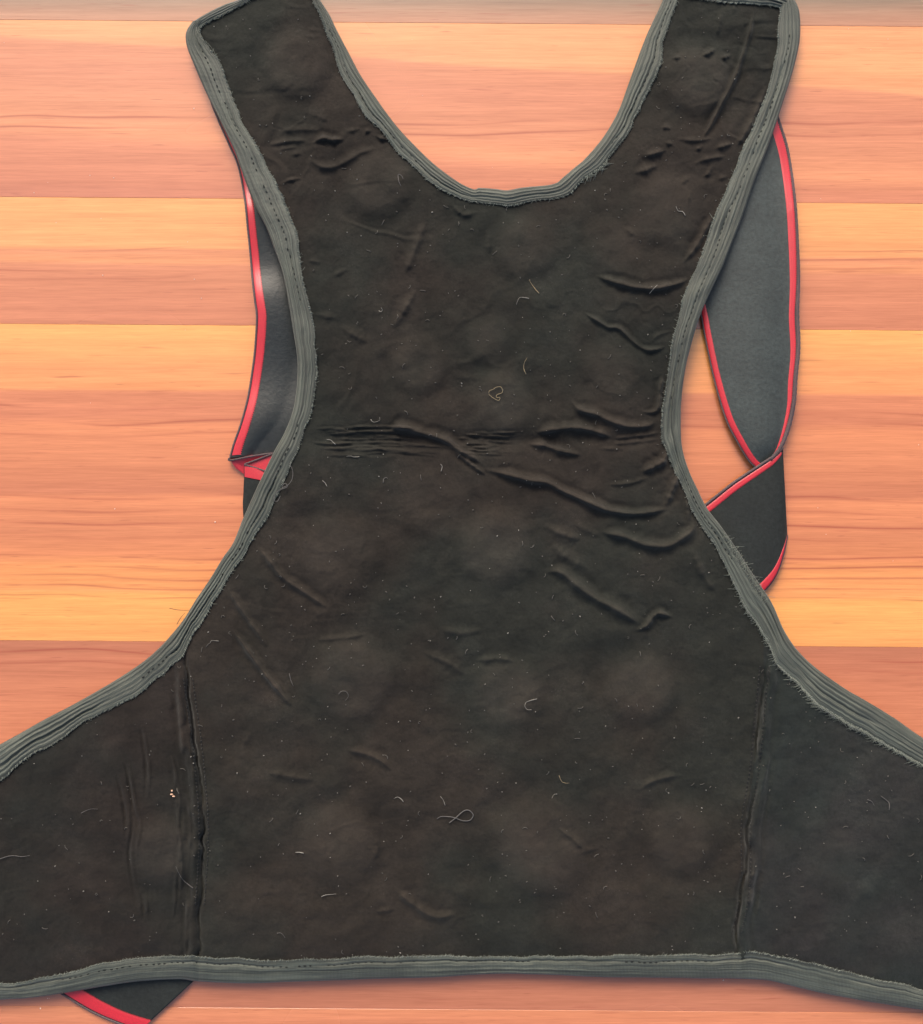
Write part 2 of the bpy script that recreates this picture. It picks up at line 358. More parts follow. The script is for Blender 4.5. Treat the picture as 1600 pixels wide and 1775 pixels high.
# heights in millimetres
E = 5.0+7.0*G(450, 540, 190, 360)+6.5*G(1250, 560, 200, 360)+2.5*G(250, 200, 300, 300)*0
BASE = E+3.2*softw
H = BASE.copy()
MAG = [(515, 112, 54, 2.4), (655, 318, 56, 2.2), (1208, 138, 60, 3.0), (1150, 362, 62, 1.8), (908, 428, 52, 1.7), (726, 634, 46, 1.6), (848, 592, 38, 1.2), (870, 700, 56, 1.9), (590, 962, 68, 1.9), (858, 948, 66, 2.0), (756, 878, 58, 1.0), (608, 1176, 70, 2.0), (880, 1204, 62, 1.9), (1110, 1192, 60, 2.2), (588, 1466, 66, 2.1), (935, 1470, 82, 2.2), (1182, 1452, 60, 2.3), (286, 1478, 56, 2.3), (1070, 430, 50, .8), (1060, 640, 50, .9), (1440, 1480, 60, .4)]
WEAR_HIGHLIGHT = np.zeros_like(PX)
for cx, cy, r, h in MAG:
    a = np.exp(-(np.hypot(PX-cx, PY-cy)/(r*.97))**5)
    ring = np.exp(-((np.hypot(PX-cx, PY-cy)-r*1.28)/(r*.3))**2)
    H += h*a*.95-.34*h*ring
    WEAR_HIGHLIGHT += a*min(1., .35+h/3.2)

def seg_dist(pts, x, y):
    """distance to polyline and arc fraction"""
    best = np.full(x.shape, 1e9); tt = np.zeros(x.shape); L = length(pts); acc = 0.
    side = np.zeros(x.shape)
    for a, b in zip(pts[:-1], pts[1:]):
        dx, dy = b-a; l2 = dx*dx+dy*dy
        if l2 < 1e-9: continue
        t = np.clip(((x-a[0])*dx+(y-a[1])*dy)/l2, 0, 1)
        qx = x-(a[0]+t*dx); qy = y-(a[1]+t*dy); dd = np.hypot(qx, qy); m = dd < best
        best[m] = dd[m]; tt[m] = ((acc+t*math.sqrt(l2))/L)[m]; side[m] = np.sign(qy)[m]
        acc += math.sqrt(l2)
    return best, tt, side
def ridge(pts, wd, h, taper=.16, valley=.28, tend=None):
    p = crom(np.asarray(pts, float), max(8, int(length(pts)/5)))
    h = h*(.8 if length(pts) < 55 else 1.)
    n_ = len(p); p = p+np.stack([np.zeros(n_), np.convolve(rng.standard_normal(n_+4), np.ones(5)/5, 'valid')*.9], 1)
    mg = wd*4+6
    j0, j1 = np.searchsorted(gx, [p[:, 0].min()-mg, p[:, 0].max()+mg]); i0, i1 = np.searchsorted(gy, [p[:, 1].min()-mg, p[:, 1].max()+mg])
    if j1 <= j0 or i1 <= i0: return
    sl = (slice(i0, i1), slice(j0, j1)); dd, t, sd = seg_dist(p, PX[sl], PY[sl])
    taper = max(taper, min(.5, 24./max(length(p), 1))); te = max(tend or taper, taper)
    env = np.clip(t/taper, 0, 1)*np.clip((1-t)/te, 0, 1); env = env*env*(3-2*env)
    env = env*(1+.18*np.sin(t*17+wd)+.1*np.sin(t*41+h*9))
    wv = .84*wd*(.40+.60*env)
    steep = np.where(sd > 0, .74, .98)          # lower flank overhangs a little, upper flank eases out
    q = np.exp(-(dd/(wv*.66*steep))**2); v = np.exp(-((dd-wv*1.45)/(wv*.75))**2)*np.where(sd > 0, 1.0, .95)
    H[sl] += 1.0*(h*q-valley*h*v)*env*(.25+.75*soft[sl])
    if h > 0: WEAR_HIGHLIGHT[sl] = np.maximum(WEAR_HIGHLIGHT[sl], 1.0*min(1., h/2.2)*env*np.exp(-(dd/(wv*.6))**2))  # crests tinted paler: a highlight painted into the cloth colour
RIDGES = [
 ([(1032, 478), (1060, 487), (1098, 497), (1135, 500), (1165, 495), (1196, 483)], 9, 2.4),
 ([(1010, 540), (1033, 555), (1054, 567), (1072, 568), (1090, 585), (1108, 600), (1125, 607), (1143, 604), (1158, 597)], 6, 1.5),
 ([(1124, 598), (1140, 582), (1165, 574)], 6, .9),
 ([(1183, 457), (1205, 430), (1225, 395), (1240, 366)], 8, 2.0),
 ([(1306, 16), (1300, 56), (1285, 103), (1270, 144), (1249, 184), (1227, 225), (1211, 249)], 6.5, 2.2),
 ([(1330, 148), (1308, 200), (1289, 237), (1273, 255)], 9, 1.8),
 ([(1253, 10), (1247, 40), (1243, 66)], 7, .8), ([(1275, 5), (1270, 28)], 6, .8),
 ([(1214, 99), (1228, 93), (1244, 83)], 8, 2.6), ([(1247, 101), (1258, 99), (1269, 94)], 8, 2.4), ([(1162, 101), (1184, 98)], 6, 1.4),
 ([(1145, 226), (1155, 220), (1166, 226)], 8, 1.6), ([(1114, 272), (1135, 266), (1158, 258)], 9, 2.3), ([(1236, 259), (1255, 253), (1274, 248)], 8, 2.0),
 ([(1203, 263), (1212, 257), (1220, 250)], 6, 1.5), ([(1095, 302), (1118, 294), (1144, 285)], 12, 2.6), ([(1152, 246), (1168, 252)], 7, 1.4),
 ([(1215, 308), (1228, 300), (1234, 284)], 7, 1.5), ([(1180, 322), (1188, 312), (1196, 314)], 8, 1.3), ([(1190, 345), (1196, 335), (1190, 365)], 6, .8),
 ([(1170, 240), (1200, 243), (1240, 240)], 7, 1.0), ([(1200, 285), (1230, 275), (1262, 270)], 7, 1.0), ([(1240, 312), (1266, 304)], 7, 1.0),
 ([(538, 250), (560, 240), (576, 243), (600, 241)], 8, 2.6), ([(631, 236), (637, 227), (646, 229)], 6, 1.6), ([(648, 232), (662, 240), (678, 243)], 6, 2.2),
 ([(484, 322), (503, 312), (528, 309)], 5, 1.5), ([(462, 252), (500, 245), (536, 244)], 7, 1.0), ([(470, 262), (505, 256), (522, 258)], 7, .9), ([(500, 271), (520, 266), (524, 274)], 6, 1.),
 ([(535, 275), (560, 290), (590, 285), (620, 267), (655, 256)], 10, 1.4), ([(480, 228), (520, 224), (560, 226)], 9, .8), ([(520, 196), (545, 198), (575, 212)], 14, .9),
 ([(595, 228), (612, 226), (628, 222)], 6, .9), ([(520, 60), (545, 64), (560, 60)], 6, .7), ([(525, 48), (548, 52), (560, 50)], 6, .6),
 ([(668, 750), (680, 745), (698, 742), (736, 752), (772, 763), (796, 780), (817, 792), (836, 805)], 11, 3.0),
 ([(786, 783), (812, 801), (845, 826)], 6, 1.8),
 ([(832, 814), (874, 821), (915, 832), (950, 837), (982, 854), (1023, 872), (1058, 885), (1104, 890), (1144, 885), (1164, 880)], 10, 3.0),
 ([(1153, 883), (1163, 856), (1174, 829), (1178, 806)], 10, 2.4), ([(1108, 820), (1136, 808), (1152, 797), (1156, 772)], 11, 3.0),
 ([(1050, 841), (1090, 838), (1125, 828)], 6, .9), ([(1186, 850), (1192, 880), (1193, 910)], 7, 1.4),
 ([(1040, 921), (1077, 929), (1117, 943), (1155, 946), (1180, 935), (1199, 921), (1206, 902)], 12, 2.8),
 ([(940, 908), (971, 924), (1012, 936)], 13, 1.2), ([(990, 905), (1020, 920), (1044, 930)], 12, .9),
 ([(945, 990), (971, 991), (998, 1013), (1031, 1037), (1063, 1054), (1090, 1070), (1112, 1083)], 14, 3.0),
 ([(955, 940), (985, 968), (1020, 985)], 14, 1.0),
 ([(1100, 1094), (1122, 1084), (1131, 1071), (1143, 1064), (1170, 1071)], 8, 2.6),
 ([(988, 692), (1004, 710), (1031, 718), (1063, 732), (1090, 739), (1117, 739), (1140, 732)], 10, 2.3),
 ([(928, 752), (961, 744), (996, 741), (1031, 747), (1062, 760)], 11, 2.6), ([(912, 770), (942, 772), (971, 781), (1010, 790)], 10, 2.4),
 ([(1112, 713), (1131, 714), (1142, 706), (1145, 672), (1151, 645)], 7, 2.0),
 ([(1058, 760), (1100, 756), (1148, 750)], 5, .9), ([(1056, 770), (1100, 766), (1146, 762)], 5, .8), ([(1030, 777), (1090, 778)], 6, .7),
 ([(1199, 951), (1210, 975), (1222, 1002), (1245, 1030)], 13, 1.3),
 ([(445, 945), (470, 975), (489, 1000), (535, 1032), (570, 1056)], 10, 1.9),
 ([(393, 1018), (424, 1065), (454, 1107), (465, 1126)], 9, 1.6), ([(403, 1090), (431, 1130), (460, 1169), (486, 1201), (508, 1228)], 9, 2.4),
 ([(598, 1300), (649, 1312), (682, 1338)], 10, 1.5), ([(462, 1340), (500, 1346), (548, 1352)], 12, 1.2), ([(540, 1110), (590, 1106), (640, 1100)], 8, .8),
 ([(1106, 1370), (1138, 1352), (1184, 1343)], 9, 1.3), ([(965, 1434), (990, 1452), (1018, 1478)], 9, 1.1), ([(1000, 1480), (1040, 1470)], 10, .8),
 ([(683, 1540), (715, 1568), (755, 1590), (792, 1584)], 11, 1.5), ([(645, 1582), (690, 1575)], 9, 1.),
 ([(739, 380), (720, 430), (700, 478)], 13, 1.3), ([(722, 500), (702, 535), (680, 572)], 13, 1.2), ([(572, 482), (605, 464)], 7, .9),
 ([(543, 544), (590, 553)], 11, 1.0), ([(588, 565), (642, 597)], 13, 1.2), ([(780, 352), (805, 372), (830, 366)], 9, 1.2), ([(530, 450), (560, 458)], 8, .8),
 ([(848, 395), (846, 450)], 10, 1.0), ([(1078, 393), (1105, 412)], 9, .9), ([(820, 1145), (870, 1142), (900, 1150)], 9, 1.1), ([(730, 1130), (775, 1148), (810, 1172)], 12, 1.0),
 ([(440, 1330), (420, 1300), (440, 1260)], 14, .7), ([(760, 1090), (800, 1098), (840, 1090)], 12, .9), ([(640, 1440), (655, 1470), (640, 1500)], 9, .7),
]
for p in RIDGES: ridge(*p)
# fine gathers along the seam across the middle
for k in range(17):
    y = 742+k*2.9+rng.normal()*1.0; xa = 530+rng.random()*90; xb = xa+70+rng.random()*150
    ridge([(xa, y), ((xa+xb)/2, y+rng.normal()*2.5), (xb, y+rng.normal()*3+3)], 3.2, .55+.4*rng.random(), .3)
for k in range(13):
    y = 748+k*2.9; xa = 775+rng.random()*40; xb = xa+80+rng.random()*60
    ridge([(xa, y), ((xa+xb)/2, y+3+rng.normal()*1.5), (xb, y+1+rng.normal()*2)], 3.2, .6+.4*rng.random(), .3)
H -= 1.6*np.exp(-((PY-762-.006*(PX-840))/13.)**2)*np.clip((PX-520)/60, 0, 1)*np.clip((1160-PX)/60, 0, 1)*soft
# the two upright seams of the side panels
SEAM_L = np.array([(316, 1120), (325, 1175), (332, 1225), (341, 1290), (346, 1340), (352, 1412), (352, 1475), (346, 1569), (347, 1665)], float)
SEAM_R = np.array([(1322, 1085), (1325, 1153), (1318, 1224), (1309, 1322), (1300, 1379), (1292, 1434), (1293, 1507), (1288, 1564), (1277, 1617), (1277, 1665)], float)
for seam, sg in ((SEAM_L, -1), (SEAM_R, 1)):
    xs = np.interp(PY, seam[:, 1], seam[:, 0])+2.6*vnoise(4000, 38, 31+sg)+1.6*vnoise(4000, 17, 35+sg); env = np.clip((PY-1125)/50, 0, 1)*soft
    dx = PX-xs
    H += env*(-(2.6+.9*vnoise(4000, 60, 41+sg))*1.7*np.exp(-(dx/(3.2 if sg < 0 else 5.))**2)+(1.0 if sg < 0 else 1.3)*(.75+.5*vnoise(4000, 30, 61+sg))*np.exp(-((dx+sg*-14)/8.)**2)+.9*np.exp(-((dx-sg*14)/7.)**2)-1.0*np.exp(-((dx-sg*24)/6.)**2))
for k in range(12):      # upright gathers beside the seams
    y0 = 1160+rng.random()*380; dl = 60+rng.random()*120; o = -6-rng.random()*42
    ridge([(np.interp(y0, SEAM_L[:, 1], SEAM_L[:, 0])+o, y0), (np.interp(y0+dl/2, SEAM_L[:, 1], SEAM_L[:, 0])+o+3, y0+dl/2), (np.interp(y0+dl, SEAM_L[:, 1], SEAM_L[:, 0])+o, y0+dl)], 5, .9, .35)
    o = 4+rng.random()*26
    ridge([(np.interp(y0, SEAM_R[:, 1], SEAM_R[:, 0])+o, y0), (np.interp(y0+dl/2, SEAM_R[:, 1], SEAM_R[:, 0])+o-2, y0+dl/2), (np.interp(y0+dl, SEAM_R[:, 1], SEAM_R[:, 0])+o, y0+dl)], 5, .9, .35)
ridge([(1319, 1232), (1317, 1280), (1313, 1334)], 7, 2.0, .3); ridge([(1309, 1488), (1304, 1540), (1298, 1592)], 9, 2.4, .35); ridge([(1287, 1545), (1277, 1580), (1272, 1610)], 8, 1.6, .35)
ridge([(1332, 1140), (1335, 1190)], 6, 1.6, .3); ridge([(309, 1190), (313, 1260), (318, 1330)], 8, 1.6, .3)
for q in ([(205, 1280), (222, 1350), (230, 1428), (223, 1481), (231, 1544), (240, 1600)], [(212, 1300), (226, 1380), (237, 1430), (230, 1481), (238, 1540)], [(240, 1240), (252, 1330), (250, 1400)], [(198, 1330), (214, 1400), (218, 1470)], [(245, 1540), (250, 1600)]):
    ridge(q, 4.5, -.7, .35); ridge([(a+7, b) for a, b in q], 4.5, .55, .35)
# a web of shallow connected creases where the cloth was crumpled
for sc, sd_, am, lo in ((62, 51, .55, .1), (40, 53, .38, .3), (95, 55, .6, .2)):
    nz = vnoise(sc*1.35, sc, sd_)+.35*vnoise(sc*.5, sc*.4, sd_+40); mk = np.clip((vnoise(150, 130, sd_+1)-lo)*1.4, 0, 1)
    H += soft*am*mk*(.32+.55*np.clip((820-PY)/200, 0, 1))*(np.exp(-(nz/.16)**2)-.5*np.exp(-((nz+.32)/.15)**2))
# loose, slightly lumpy cloth everywhere
H += soft*(.55*vnoise(90, 70, 1)+.34*vnoise(42, 38, 2)+.16*vnoise(20, 18, 3)+.05*vnoise(9, 9, 4))
HM = H*1e-3
HS = blur(HM, 8, 2)

def hs(px, py, grid=None):
    g_ = HM if grid is None else grid
    u = np.clip((np.asarray(px)-GX0)/ST, 0, len(gx)-1.001); v = np.clip((np.asarray(py)-GY0)/ST, 0, len(gy)-1.001)
    j = np.floor(u).astype(int); i = np.floor(v).astype(int); fu = u-j; fv = v-i
    return (g_[i, j]*(1-fu)+g_[i, j+1]*fu)*(1-fv)+(g_[i+1, j]*(1-fu)+g_[i+1, j+1]*fu)*fv

vest = tag(empty('posture_vest'), 'black padded back support vest lying inside out with grey bound edges and red trimmed straps', 'vest')

def grid_obj(name, cells, Z, mat, step=1):
    """quads of the height grid where cells is True"""
    idx = -np.ones(PX.shape, dtype=np.int64)
    ii, jj = np.nonzero(cells)
    ii = ii*step; jj = jj*step
    q = np.stack([ii*PX.shape[1]+jj, (ii+step)*PX.shape[1]+jj, (ii+step)*PX.shape[1]+jj+step, ii*PX.shape[1]+jj+step], 1)
    used, inv = np.unique(q, return_inverse=True)
    z = Z.ravel()[used]; k = (HC-z)/HC
    V = np.stack([(PX.ravel()[used]-800)*S*k, (887.5-PY.ravel()[used])*S*k, z], 1)
    o = mesh_obj(name, V, inv.reshape(q.shape), mat, vest)
    a = o.data.attributes.new('wear_highlight', 'FLOAT', 'POINT'); a.data.foreach_set('value', WEAR_HIGHLIGHT.ravel()[used].astype(np.float32))
    return o
CELL = MASK[:-1, :-1] & MASK[1:, 1:] & MASK[1:, :-1] & MASK[:-1, 1:]
CX, CY = PX[:-1, :-1]+1, PY[:-1, :-1]+1
wl = CELL & (CY > 1120) & (CX < np.interp(CY, SEAM_L[:, 1], SEAM_L[:, 0]))
wr = CELL & (CY > 1085) & (CX > np.interp(CY, SEAM_R[:, 1], SEAM_R[:, 0]))
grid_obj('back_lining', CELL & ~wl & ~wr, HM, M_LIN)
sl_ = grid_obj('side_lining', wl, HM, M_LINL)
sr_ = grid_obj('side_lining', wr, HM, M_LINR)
for so, seam in ((sl_, SEAM_L), (sr_, SEAM_R)):      # sewing thread showing in the side seams
    mb = MB(); q = crom(seam[1:-1], int(length(seam)/9))
    for (x, y), (x2, y2) in zip(q[:-1], q[1:]):
        for dx in (-7.5, 8.5):
            xa, ya = x*.8+x2*.2+dx, y*.8+y2*.2; xb, yb = x*.2+x2*.8+dx+rng.normal()*.6, y*.2+y2*.8
            mb.tube([P(xa, ya, float(hs(xa, ya))-.0001), P((xa+xb)/2, (ya+yb)/2, float(hs((xa+xb)/2, (ya+yb)/2))+.0003), P(xb, yb, float(hs(xb, yb))-.0001)], .9*S, 5)
    tag(mb.build('stitching', M_SHELL, so), kind='stuff')
c5 = CELL[:-5:5, :-5:5] & CELL[5::5, 5::5][:CELL[:-5:5, :-5:5].shape[0], :CELL[:-5:5, :-5:5].shape[1]] & CELL[:-5:5, 5::5][:, :CELL[:-5:5, :-5:5].shape[1]] & CELL[5::5, :-5:5][:CELL[:-5:5, :-5:5].shape[0]]
sh = grid_obj('outer_shell', c5, HS-.0034, M_SHELL, 5)

# ---------------------------------------------------------------- bindings
PROF = [(.40, -2.7), (.15, -2.6), (.05, -2.2), (.005, -1.5), (-.005, -.8), (.03, -.2), (.08, .12)]
def binding(out, inn, ribs=5, hole=.60, hole_runs=(), fray=(), bead=True, wob=1.6, shut=(), rh=1., name='binding', seedk=1):
    n = int(max(length(out), length(inn))/3.2)
    o = crom(out, n); i = crom(inn, n); r = np.random.default_rng(seedk)
    def sm(a, k): return np.convolve(np.r_[[a[0]]*k, a, [a[-1]]*k], np.ones(2*k+1)/(2*k+1), 'valid')
    wobble = sm(sm(r.standard_normal(n), 6), 4)*wob*4.2+sm(r.standard_normal(n), 2)*wob*.9
    dirn = (i-o); wd = np.linalg.norm(dirn, axis=1)[:, None]; dirn = dirn/wd
    i = i+dirn*wobble[:, None]
    ow = sm(sm(r.standard_normal(n), 8), 4)*1.7; o = o+dirn*ow[:, None]*.7
    zi = sm(hs(i[:, 0], i[:, 1]), 3)+.0009; zc = sm(sm(hs((o*.45+i*.55)[:, 0], (o*.45+i*.55)[:, 1], HS), 8), 6)+.0010
    zi = np.maximum(zi, zc-.0002)
    fs = np.linspace(.12, .97, 27)
    prof = PROF+[(f, None) for f in fs]+[(1.0, -9), (.99, -10)]
    V = []; UV = []; L = np.r_[0, np.cumsum(np.linalg.norm(np.diff(o, axis=0), axis=1))]*S
    ph = sm(sm(r.standard_normal(n), 14), 9)*9.
    crease = np.zeros(n)
    for (sx, sy) in shut:
        dd = np.hypot(o[:, 0]-sx, o[:, 1]-sy); crease += np.exp(-(dd/5.)**2)*.0007
    lump = sm(sm(r.standard_normal(n), 5), 3)*.0011
    nzt = [sm(r.standard_normal(n), 1) for _ in range(9)]
    def nz_(f):
        u = min(max(f, 0), .999)*8; i_ = int(u); return nzt[i_]*(1-u+i_)+nzt[i_+1]*(u-i_)
    for f, z in prof:
        p = o*(1-f)+i*f; t = np.clip((f-.1)/.9, 0, 1); zt = zc*(1-t)+zi*t
        if z is None:
            zz = zt+.00065*math.sin(math.pi*min(1, max(0, (f-.02)/.96)))**.7+rh*(.00022+.0001*np.tanh(ph*.4))*np.sin(2*math.pi*ribs*f+ph*.6)*(1-.55*(f > .8))
            zz = zz-.0011*np.exp(-((f-hole-.03*np.sin(ph))/.045)**2)*(.5+.5*np.tanh(ph))       # stitched groove
            zz = zz+lump*np.sin(math.pi*f)-crease+.00016*sm(nz_(f), 1)*math.sin(math.pi*f)
        elif z == -9: zz = zt-.0002
        elif z == -10: zz = zt-.0013
        else: zz = zt+z*1e-3-crease
        k = (HC-zz)/HC
        V.append(np.stack([(p[:, 0]-800)*S*k, (887.5-p[:, 1])*S*k, zz], 1)); UV.append(np.stack([L, np.full(n, f)], 1))
    K = len(prof); V = np.stack(V, 1).reshape(-1, 3); UV = np.stack(UV, 1).reshape(-1, 2)
    a = np.arange(n-1)[:, None]*K+np.arange(K-1)[None]
    F = np.stack([a, a+1, a+K+1, a+K], 2).reshape(-1, 4)
    c1 = np.cross(V[F[:, 1]]-V[F[:, 0]], V[F[:, 3]]-V[F[:, 0]])[:, 2].sum()
    if c1 < 0: F = F[:, ::-1].copy()
    b = mesh_obj(name, V, F, M_BIND, vest, uv=UV)
    G3 = V.reshape(n, K, 3)
    kf = lambda f: len(PROF)+int(np.clip((f-.12)/.85*26, 0, 26))
    # needle holes / thread dashes sunk in the tape
    mb = MB(); s_ = 0; k0 = 2
    step_px = 10.5
    Lp = L/S
    for s_ in np.arange(6, Lp[-1]-6, step_px):
        q = int(np.searchsorted(Lp, s_)); tt = s_/Lp[-1]
        if not any(a_ <= tt <= b_ for a_, b_ in hole_runs): continue
        q = min(max(q, 1), n-2); f = hole+.03*math.sin(ph[q])
        c = G3[q, kf(f)]; T = G3[q+1, kf(f)]-G3[q-1, kf(f)]
        if r.random() < .12: continue
        mb.blob(c+(0, 0, .00002), (2.4+r.random()*1.2)*S, (1.2+r.random()*.6)*S, .00018, math.atan2(T[1], T[0]))
    if mb.V: tag(mb.build('stitching', M_HOLE, b), kind='stuff')
    if bead:           # overlocked inner edge: one small slanted loop after another
        mb = MB()
        for s_ in np.arange(2, Lp[-1]-2, 4.6):
            q = min(max(int(np.searchsorted(Lp, s_)), 1), n-2)
            if r.random() < .10 or lump[q] < -.00008 and r.random() < .8: continue
            e = G3[q, K-3]; T = G3[q+1, K-3]-G3[q-1, K-3]; th = math.atan2(T[1], T[0])+.9
            mb.blob(e+(0, 0, .00012), (2.3+r.random()*1.1)*S, (.85+.3*r.random())*S, .00030, th+r.normal()*.2, 5)
        tag(mb.build('edge_stitching', M_OVER, b), kind='stuff')
    fray = tuple(fray)+((.02, .98, 'in', 4.5, 3.6),)
    if fray:
        mb = MB()
        for (a_, b_, side, dens, ln) in fray:
            for t in np.arange(a_*Lp[-1], b_*Lp[-1], dens):
                q = min(max(int(np.searchsorted(Lp, t)), 1), n-2)
                kk = K-3 if side == 'in' else kf(.12+.25*r.random())
                e = G3[q, kk]; dv = np.array([dirn[q, 0], -dirn[q, 1], 0])*(1 if side == 'in' else -1)
                tv = np.array([-dv[1], dv[0], 0]); a1 = r.normal()*.7; l_ = ln*S*(.5+r.random())
                p1 = e+(dv*.6+tv*a1*.5)*l_*.5+np.array([0, 0, .0004]); p2 = e+(dv*.8+tv*(a1+r.normal()*.4))*l_+np.array([0, 0, .0005*r.random()])
                mb.tube([e-dv*.0003, p1, p2], [.00013, .00011, .00006], 4)
        tag(mb.build('frayed_threads', M_OVER, b), kind='stuff')
    return b
binding(L_OUT, L_IN, 6, .58, ((.03, .30), (.42, .72)), (), True, 1.7, seedk=3)
binding(N_OUT, N_IN, 5, .62, ((.08, .42), (.72, .97)), ((.655, .70, 'in', 1.5, 9),), True, 1.5, seedk=5)
binding(R_OUT, R_IN, 6, .52, ((.03, .42), (.5, .6)), ((.575, .655, 'out', 1.5, 9), (.60, .98, 'in', 1.3, 7), (.72, .95, 'in', 1.1, 8)), True, 1.6, seedk=8)
binding(B_OUT, B_IN, 4, .72, ((.15, .46), (.48, .56), (.64, .72)), (), True, 1.2, rh=.35, shut=((344, 1701), (1284, 1697)), seedk=12)
binding(TL_OUT, TL_IN, 4, .6, (), (), True, 1.0, seedk=15)
binding(TR_OUT, TR_IN, 4, .6, (), (), True, 1.0, seedk=18)
# the bunched corner where the right shoulder tapes meet
# ---------------------------------------------------------------- straps
def loft(name, ea, eb, zf, mat, parent, n=90, m=24, th=.0016):
    """solid sheet between edge polylines ea and eb; zf(s, t) height of the upper face in mm"""
    a = crom(ea, n); b = crom(eb, n); s = np.linspace(0, 1, n)[:, None]; t = np.linspace(0, 1, m)[None]
    p = a[:, None]*(1-t[..., None])+b[:, None]*t[..., None]; z = zf(s, t, p)*1e-3
    def lay(zz):
        k = (HC-zz)/HC; return np.stack([(p[..., 0]-800)*S*k, (887.5-p[..., 1])*S*k, zz], -1).reshape(-1, 3)
    V = np.vstack([lay(z), lay(z-th)]); N = n*m
    i = (np.arange(n-1)[:, None]*m+np.arange(m-1)[None]).ravel()
    F = np.stack([i, i+1, i+m+1, i+m], 1); F2 = F[:, ::-1]+N
    e = []
    for k in range(n-1): e += [(k*m, (k+1)*m, (k+1)*m+N, k*m+N), ((k+1)*m+m-1, k*m+m-1, k*m+m-1+N, (k+1)*m+m-1+N)]
    for k in range(m-1): e += [(k+1, k, k+N, k+1+N), ((n-1)*m+k, (n-1)*m+k+1, (n-1)*m+k+1+N, (n-1)*m+k+N)]
    F = np.vstack([F, F2, np.array(e)])
    if np.cross(V[F[0, 1]]-V[F[0, 0]], V[F[0, 3]]-V[F[0, 0]])[2] < 0: F = F[:, ::-1].copy()
    return mesh_obj(name, V, F, mat, parent), (lambda ss, tt: _samp(p, z, ss, tt))
def _samp(p, z, s, t):
    n, m = z.shape; i = min(int(s*(n-1)), n-2); j = min(int(t*(m-1)), m-2); fs = s*(n-1)-i; ft = t*(m-1)-j
    f = lambda a: (a[i, j]*(1-ft)+a[i, j+1]*ft)*(1-fs)+(a[i+1, j]*(1-ft)+a[i+1, j+1]*ft)*fs
    q = f(p); return q[0], q[1], float(f(z))
def stripe(samp, s0, s1, ta, tb, mat, parent, n=110, lift=.00035, name='red_stripe', teeth=True):
    """ribbon lying on a loft from fraction ta(s) to tb(s) across; its woven edge is finely toothed"""
    V = []; r = np.random.default_rng(4); n = n*3; m = 7
    for k in range(n):
        s = s0+(s1-s0)*k/(n-1); a, b = ta(s), tb(s)
        jit = (.018 if k % 2 else -.018)*(1 if teeth else 0)*(b-a)*4
        for q in range(m):
            t = a+(b-a+jit)*q/(m-1); x, y, z = samp(s, min(max(t, 0), 1))
            z += lift*(1 if 0 < q < m-1 else .3); V.append(P(x, y, z))
    F = np.array([[k*m+q, k*m+q+1, (k+1)*m+q+1, (k+1)*m+q] for k in range(n-1) for q in range(m-1)])
    V = np.array(V)
    if np.cross(V[F[0, 1]]-V[F[0, 0]], V[F[0, 3]]-V[F[0, 0]])[2] < 0: F = F[:, ::-1].copy()
    return mesh_obj(name, V, F, mat, parent)
def cord(pts, r, parent, mat=None, name='edge_cord'):
    mb = MB(); pts = np.asarray(pts, float); rr = np.asarray(r if hasattr(r, '__len__') else [r]*len(pts))
    n = len(pts); tw = rr*(1+.10*np.where(np.arange(n) % 2, 1, -1)); mb.tube(pts, tw, 8)
    return mb.build(name, mat or M_CORD, parent)

# right strap, first run: comes down from the shoulder
RA = [(1186, 300), (1192, 400), (1203, 490), (1216, 552), (1222, 585), (1238, 660), (1258, 727), (1278, 767), (1297, 798), (1312, 813)]
RB = [(1330, 110), (1346, 186), (1353, 212), (1367, 259), (1378, 331), (1383, 391), (1386, 478), (1384, 542), (1386, 601), (1381, 655), (1378, 698), (1368, 743), (1355, 776), (1338, 797)]
def zr(s, t, p):
    z = 2.6+4.2*np.sin(np.pi*np.clip(t, 0, 1))**.8+2.0*s*(1-t*.4)-2.0*np.exp(-((t-1)/.09)**2)*np.clip(1-s*3.2, 0, 1)+3.0*np.clip((t-.80)/.2, 0, 1)**1.6*np.clip((s-.22)/.14, 0, 1)+.35*np.sin(s*9+t*4)
    return z-3.5*np.exp(-((s-1)/.05)**2)*np.sin(np.pi*t)
rs, smp = loft('shoulder_strap', RA, RB, zr, M_STRAP, vest)
wtp = lambda s: np.linalg.norm(np.subtract(smp(s, 1)[:2], smp(s, 0)[:2]))
xs_ = lambda s, v: float(np.interp(s, [0, .25, .42, .62, .8, .92, 1], v))
stripe(smp, .08, .985, lambda s: 1-xs_(s, [20, 21, 21, 19, 16, 13, 9])/wtp(s), lambda s: 1-xs_(s, [5, 5, 5.5, 7.5, 7, 7.5, 6])/wtp(s), M_RED, rs)
stripe(smp, .3, .995, lambda s: 2.5/wtp(s), lambda s: 12.5/wtp(s), M_RED, rs)
def along(smp, t, s0, s1, n, off=0., dz=0.):
    out = []
    for s in np.linspace(s0, s1, n):
        x, y, z = smp(s, t); out.append(P(x+off, y, z+dz))
    return out
cord(along(smp, 1., .06, 1, 150, -2.2, -.0004), np.interp(np.linspace(0, 1, 150), [0, .4, .6, .9, 1], [2.6*S, 2.8*S, 3.8*S, 4.0*S, 3.0*S]), rs)
cord(along(smp, 0., .3, 1, 110, 1., -.0002), 1.7*S, rs)
